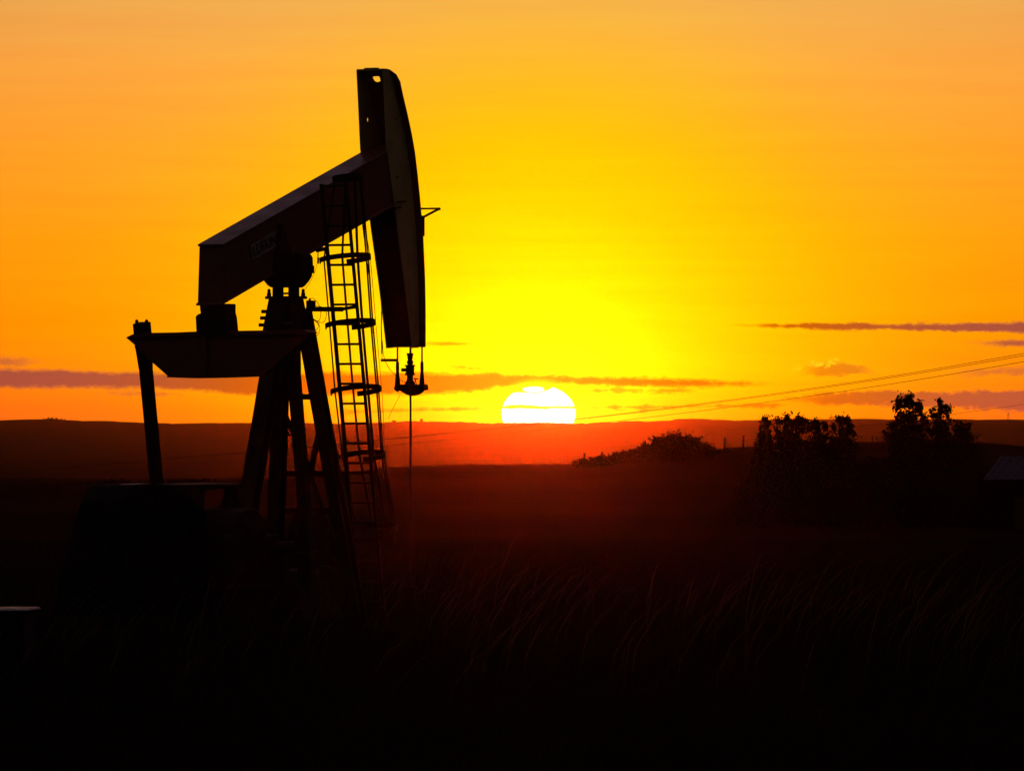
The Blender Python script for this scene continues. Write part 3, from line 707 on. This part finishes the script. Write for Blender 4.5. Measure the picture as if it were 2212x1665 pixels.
plant('tree', 'slim tree at the left end of the middle clump', 'tree', YT-8, 1652, [(1652, 930, 14, 24), (1650, 910, 7, 10), (1655, 970, 24, 30), (1655, 1050, 50, 75)], .12, .6, TG)
plant('tree', 'spiky-topped tree with twiggy crown in the middle clump', 'tree', YT+3, 1700, [(1700, 925, 26, 20), (1685, 908, 9, 9), (1704, 903, 9, 10), (1722, 906, 8, 10), (1738, 920, 20, 16), (1705, 970, 42, 35), (1710, 1050, 60, 75)], .12, .6, TG)
plant('tree', 'sparse tree between the spiky-topped tree and the bushy one', 'tree', YT, 1772, [(1768, 930, 22, 16), (1760, 915, 8, 8), (1780, 918, 8, 9), (1772, 970, 40, 35), (1775, 1050, 55, 75)], .12, .55, TG)
plant('tree', 'bushy tree closing the middle clump on the right', 'tree', YT-4, 1820, [(1818, 922, 20, 18), (1812, 907, 7, 8), (1830, 910, 7, 9), (1838, 930, 12, 20), (1820, 970, 34, 34), (1825, 1050, 50, 75)], .12, .6, TG)
plant('bush', 'broad dome-shaped bush on the left of the belt', 'bush', 728, 1462, [(1462, 972, 40, 30), (1435, 965, 22, 18), (1487, 962, 22, 16), (1460, 950, 22, 12), (1405, 978, 30, 20), (1380, 985, 24, 16), (1425, 960, 20, 14), (1515, 978, 28, 22), (1500, 960, 18, 12), (1440, 985, 50, 14), (1500, 985, 44, 14)], .19, 1.5, TG)
lows = [(1262, 999, 24, 7, 'smallest low bush at the far left tip of the belt'), (1300, 995, 28, 9, 'low thorny bush second from the left tip of the belt'), (1345, 990, 32, 12, 'low spreading bush just left of the dome-shaped bush'),
        (1565, 992, 24, 15, 'rounded bush right of the dome-shaped bush'), (1606, 992, 26, 14, 'flat bush left of the slim tree'), (1875, 1000, 34, 12, 'low bush below the fence posts on the rise'),
        (1900, 1062, 60, 42, 'wide dark thicket bush under the fence posts'), (2105, 1060, 40, 60, 'dark bush against the shed wall'), (1640, 1085, 60, 42, 'dark thicket bush at the foot of the slim tree'), (1725, 1088, 60, 42, 'dark thicket bush at the foot of the spiky-topped tree'), (1810, 1088, 60, 42, 'dark thicket bush at the foot of the bushy tree'), (1985, 1088, 60, 42, 'dark thicket bush at the foot of the twin-topped tree'), (2055, 1088, 50, 42, 'dark thicket bush at the foot of the loose-topped tree')]
for i, (px, row, rx, ry, lab) in enumerate(lows):
    yb_ = 745+i*3 if i < 5 else YT-30+i*3
    if i < 5:
        plant('bush', lab, 'bush', yb_, px, [(px, row, rx, ry), (px-rx*.6, row+3, rx*.6, ry*.7), (px+rx*.6, row+2, rx*.6, ry*.8), (px, row+8, rx*1.1, ry*.8)], .2, 1.6, TG); continue
    plant('bush', lab, 'bush', yb_, px, [(px, row, rx, ry), (px-rx*.5, row+ry*.2, rx*.6, ry*.6), (px+rx*.5, row+ry*.25, rx*.6, ry*.6), (px, (row+1130)/2, rx*1.2, (1136-row)/2)], .13, .5, TG, trunk=True)
# bushes on the far ridge and on the left crest
for px, row, rx, ry, lab in ((116, 909, 24, 5.5, 'dark thicket on the far ridge at the left'), (850, 911, 6, 3, 'tiny bush on the far ridge left of the carrier bar'), (910, 909, 3, 5, 'tiny upright tree on the far ridge just right of the polished rod'), (172, 912, 14, 2, 'flat scrub on the far ridge right of the thicket')):
    plant('bush', lab, 'bush', 13980, px, [(px, row, rx, ry), (px+rx*.4, row+1, rx*.6, ry*.7)], 1.6, 10 if rx > 8 else 12, 'bushes on the far ridge', trunk=False)
for px, row, rx, ry, lab in ((120, 1051, 34, 5, 'leftmost low bush on the near crest'), (205, 1047, 42, 6, 'low bush on the near crest, second from the left'), (258, 1044, 26, 7, 'taller low bush on the near crest left of the far pitman arm'), (335, 1042, 38, 5, 'low bush on the near crest behind the far pitman arm'), (430, 1040, 44, 4, 'long flat bush on the near crest behind the walkway'), (725, 1024, 34, 4, 'low bush on the near crest behind the ladder')):
    plant('bush', lab, 'bush', 790, px, [(px, row, rx, ry), (px-rx*.4, row+2, rx*.5, ry*.8)], .2, 3, 'low bushes along the near crest', trunk=False)

# ------------------------------------------------------------------ shed at the right edge
YS = 425
sh0 = at(2125, 1131, YS); zg = float(gz(sh0.x+1, YS+1))
shed = empty('shed', (sh0.x, YS, zg), 0); tag(shed, 'dark farm shed with a pale sloping roof at the right edge', 'shed')
k = YS/FP
e_z = EYE+(LEVEL-1035)*k-zg; r_z = EYE+(LEVEL-985)*k-zg
MB().box2((.03, .2, -.3), (9.0, 7.0, e_z-.05)).build('wall', M_barn, shed)
mb = MB()                                     # corrugated half-round sheets: slope from eave to ridge
n = 60; prof_ = []
vs = []; fs = []
for i in range(n+1):
    x = -.05+9.2*i/n; zz = .03*math.sin(i*2.1)
    vs += [(x if i > 0 else x, 0, e_z+zz), (x+1.15, 3.6, r_z+zz), (x+1.15, 3.6, r_z+zz-.05), (x, 0, e_z+zz-.05)]
for i in range(n):
    a, b = i*4, (i+1)*4
    fs += [(a, b, b+1, a+1), (a+3, a+2, b+2, b+3), (a, a+3, b+3, b), (a+1, b+1, b+2, a+2)]
fs += [(0, 1, 2, 3), (n*4, n*4+3, n*4+2, n*4+1)]
mb.add(vs, fs).build('roof', M_sheet, shed)
MB().add([(.03, .2, e_z-.06), (9, .2, e_z-.06), (9, 3.5, r_z-.08), (1.2, 3.5, r_z-.08), (.03, 7, e_z-.06), (9, 7, e_z-.06)], [(0, 1, 2, 3), (4, 3, 2, 5), (0, 3, 4), (1, 5, 2)]).build('rear_roof', M_barn, shed)
for x in (1.6, 4.2, 6.8): MB().box2((x, .14, -.2), (x+1.1, .197, 1.7)).build('door', M_wood, shed)

# ------------------------------------------------------------------ fence posts, poles, pylon, wires
def post(name, px, top, Y, r, label, cat, group, m=M_wood):
    x = (px-W0/2)/FP*Y; z0 = float(gz(x, Y)); z1 = EYE+(LEVEL-top)/FP*Y
    o = MB().tube([(0, 0, -.3), (0.01, 0, (z1-z0)*.6), (0, 0, z1-z0)], r, 7, r*.8).build(name, m); o.location = (x, Y, z0)
    tag(o, label, cat, group); return o
order = ['leftmost', 'second', 'third', 'fourth', 'fifth', 'rightmost']
for i, px in enumerate((1884, 1893, 1901, 1907, 1914, 1919)):
    post('fence_post', px, 941+(i % 3)*2, 795, .06, f'{order[i]} of six fence posts on the rise between the tree clumps', 'fence post', 'fence posts on the rise')
for i, px in enumerate((1641, 1666, 1681)):
    post('fence_post', px, (940, 944, 942)[i] if False else 952, 792, .06, ('leftmost', 'middle', 'rightmost')[i]+' of three posts half hidden by the middle tree clump', 'fence post', 'fence posts by the middle clump')
for i, (px, top) in enumerate(((1026, 1040), (1365, 1012), (1629, 1020), (1866, 1030))):
    post('marker_pole', px, top, 300, .014, ('faint thin pole in the field right of the polished rod', 'faint thin pole in the field below the low bushes', 'faint thin pole before the middle tree clump', 'faint thin pole before the fence posts')[i], 'pole', 'thin poles in the field')
# lattice mast on the far ridge
px0, Yp = 2178, 13990; x = (px0-W0/2)/FP*Yp; z0 = float(gz(x, Yp)); pyl = empty('lattice_mast', (x, Yp, z0)); tag(pyl, 'tiny lattice mast on the far ridge near the right edge', 'mast')
hgt = 15.0; mb = MB()
for sx in (-1, 1):
    for sy in (-1, 1): mb.bar((sx*2, sy*2, -.3), (sx*.35, sy*.35, hgt), .3)
for i in range(5):
    z = i*hgt/5; s0 = 2-1.65*i/5; s1 = 2-1.65*(i+1)/5
    mb.bar((-s0, 0, z), (s1, 0, z+hgt/5), .2); mb.bar((s0, 0, z), (-s1, 0, z+hgt/5), .2)
mb.build('tower', M_dark, pyl); MB().bar((-3, 0, hgt*.78), (3, 0, hgt*.78), .35).build('crossarm', M_dark, pyl)
WG = 'overhead wires crossing the view'
wires = [([(-300, 1046), (0, 1022), (300, 998), (630, 966), (840, 945), (1100, 922), (1253, 906), (1549, 868), (1771, 835), (1945, 808), (2212, 764)], 'topmost overhead wire, running from the hill up to the right edge', 0),
         ([(-300, 1047), (0, 1023), (300, 999), (630, 967), (840, 946.5), (1100, 923.5), (1253, 907.5), (1549, 870), (1771, 838), (1945, 811.5), (2212, 768.5)], 'overhead wire hanging just under the topmost one', 5),
         ([(0, 1040), (600, 984), (1100, 936), (1370, 907), (1549, 882), (1819, 845), (1981, 819), (2212, 782)], 'third overhead wire, sagging below the close pair', 9),
         ([(1200, 990), (1500, 962), (1840, 923), (1993, 903), (2056, 895), (2212, 873)], 'lowest overhead wire, passing behind the tall trees', 30)]
for pts, lab, dy_ in wires:
    c2 = np.polyfit([p[0] for p in pts], [p[1] for p in pts], 3); P = []
    lo_ = -500 if pts[0][0] < 500 else 1600
    for px in np.linspace(lo_, 2700, 60):
        iy = 1/1100+(px+500)/3200*(1/(230+dy_)-1/1100)
        Y = 1/iy + (260 if dy_ == 30 else 0); row = np.polyval(c2, px)
        P.append(at(px, row, Y))
    o = MB().tube(P, .009, 5).build('overhead_wire', M_rubber); tag(o, lab, 'wire', WG)

# ------------------------------------------------------------------ grass
def grass(n, y0, y1, hmin, hmax, wd, lean, name, label, umin=-1.25):
    Y = np.sqrt(rng.uniform(y0**2, y1**2, n)); X_ = rng.uniform(umin, 1.25, n)*(W0/2/FP*Y+.5)
    cl = vnoise(X_*1.3+Y*.37, 31)+vnoise(Y*.8-X_*.6, 32)       # patchy cover
    keep = rng.random(n) < np.clip(.55+cl*.9, .1, 1)
    loc = Matrix.Rotation(PSI, 3, 'Z')
    lx = (X_-PJ.x)*math.cos(PSI)-(Y-PJ.y)*math.sin(PSI); ly = (X_-PJ.x)*math.sin(PSI)+(Y-PJ.y)*math.cos(PSI)
    keep &= ~((abs(lx) < 1.6) & (ly > -6.6) & (ly < 2.0))
    Y, X_ = Y[keep], X_[keep]; n = len(Y)
    H = rng.uniform(hmin, hmax, n)*(.8+.5*np.clip(cl[keep]+.3, 0, 1)); Z = gz(X_, Y)-.03
    th = rng.normal(0, .5, n); ln = H*rng.uniform(.15, lean, n)
    dxv = np.cos(th)*ln; dyv = np.sin(th)*ln
    fa_ = rng.uniform(0, PI, n); wx = np.cos(fa_)*wd/2; wy = np.sin(fa_)*wd/2*.8
    segs = [(0, 1.0, 0), (.45, .9, .18), (.8, .9, .6), (1.0, .15, 1.0)]
    rows = []
    for t_, ww, bend in segs:
        zz = Z+H*t_*(1-.12*bend)
        for s_ in (-1, 1): rows.append(np.stack([X_+dxv*bend+s_*wx*ww, Y+dyv*bend+s_*wy*ww, zz], 1))
    V = np.stack(rows, 1).reshape(-1, 3); b0 = (np.arange(n)*8)[:, None]
    F = np.concatenate([b0+np.array([[2*i, 2*i+1, 2*i+3, 2*i+2]]) for i in range(3)], 1).reshape(-1, 4)
    o = npmesh(name, V, F, M_stalk if 'stalks' in name else M_grass); tag(o, label, 'grass', kind='stuff'); return o
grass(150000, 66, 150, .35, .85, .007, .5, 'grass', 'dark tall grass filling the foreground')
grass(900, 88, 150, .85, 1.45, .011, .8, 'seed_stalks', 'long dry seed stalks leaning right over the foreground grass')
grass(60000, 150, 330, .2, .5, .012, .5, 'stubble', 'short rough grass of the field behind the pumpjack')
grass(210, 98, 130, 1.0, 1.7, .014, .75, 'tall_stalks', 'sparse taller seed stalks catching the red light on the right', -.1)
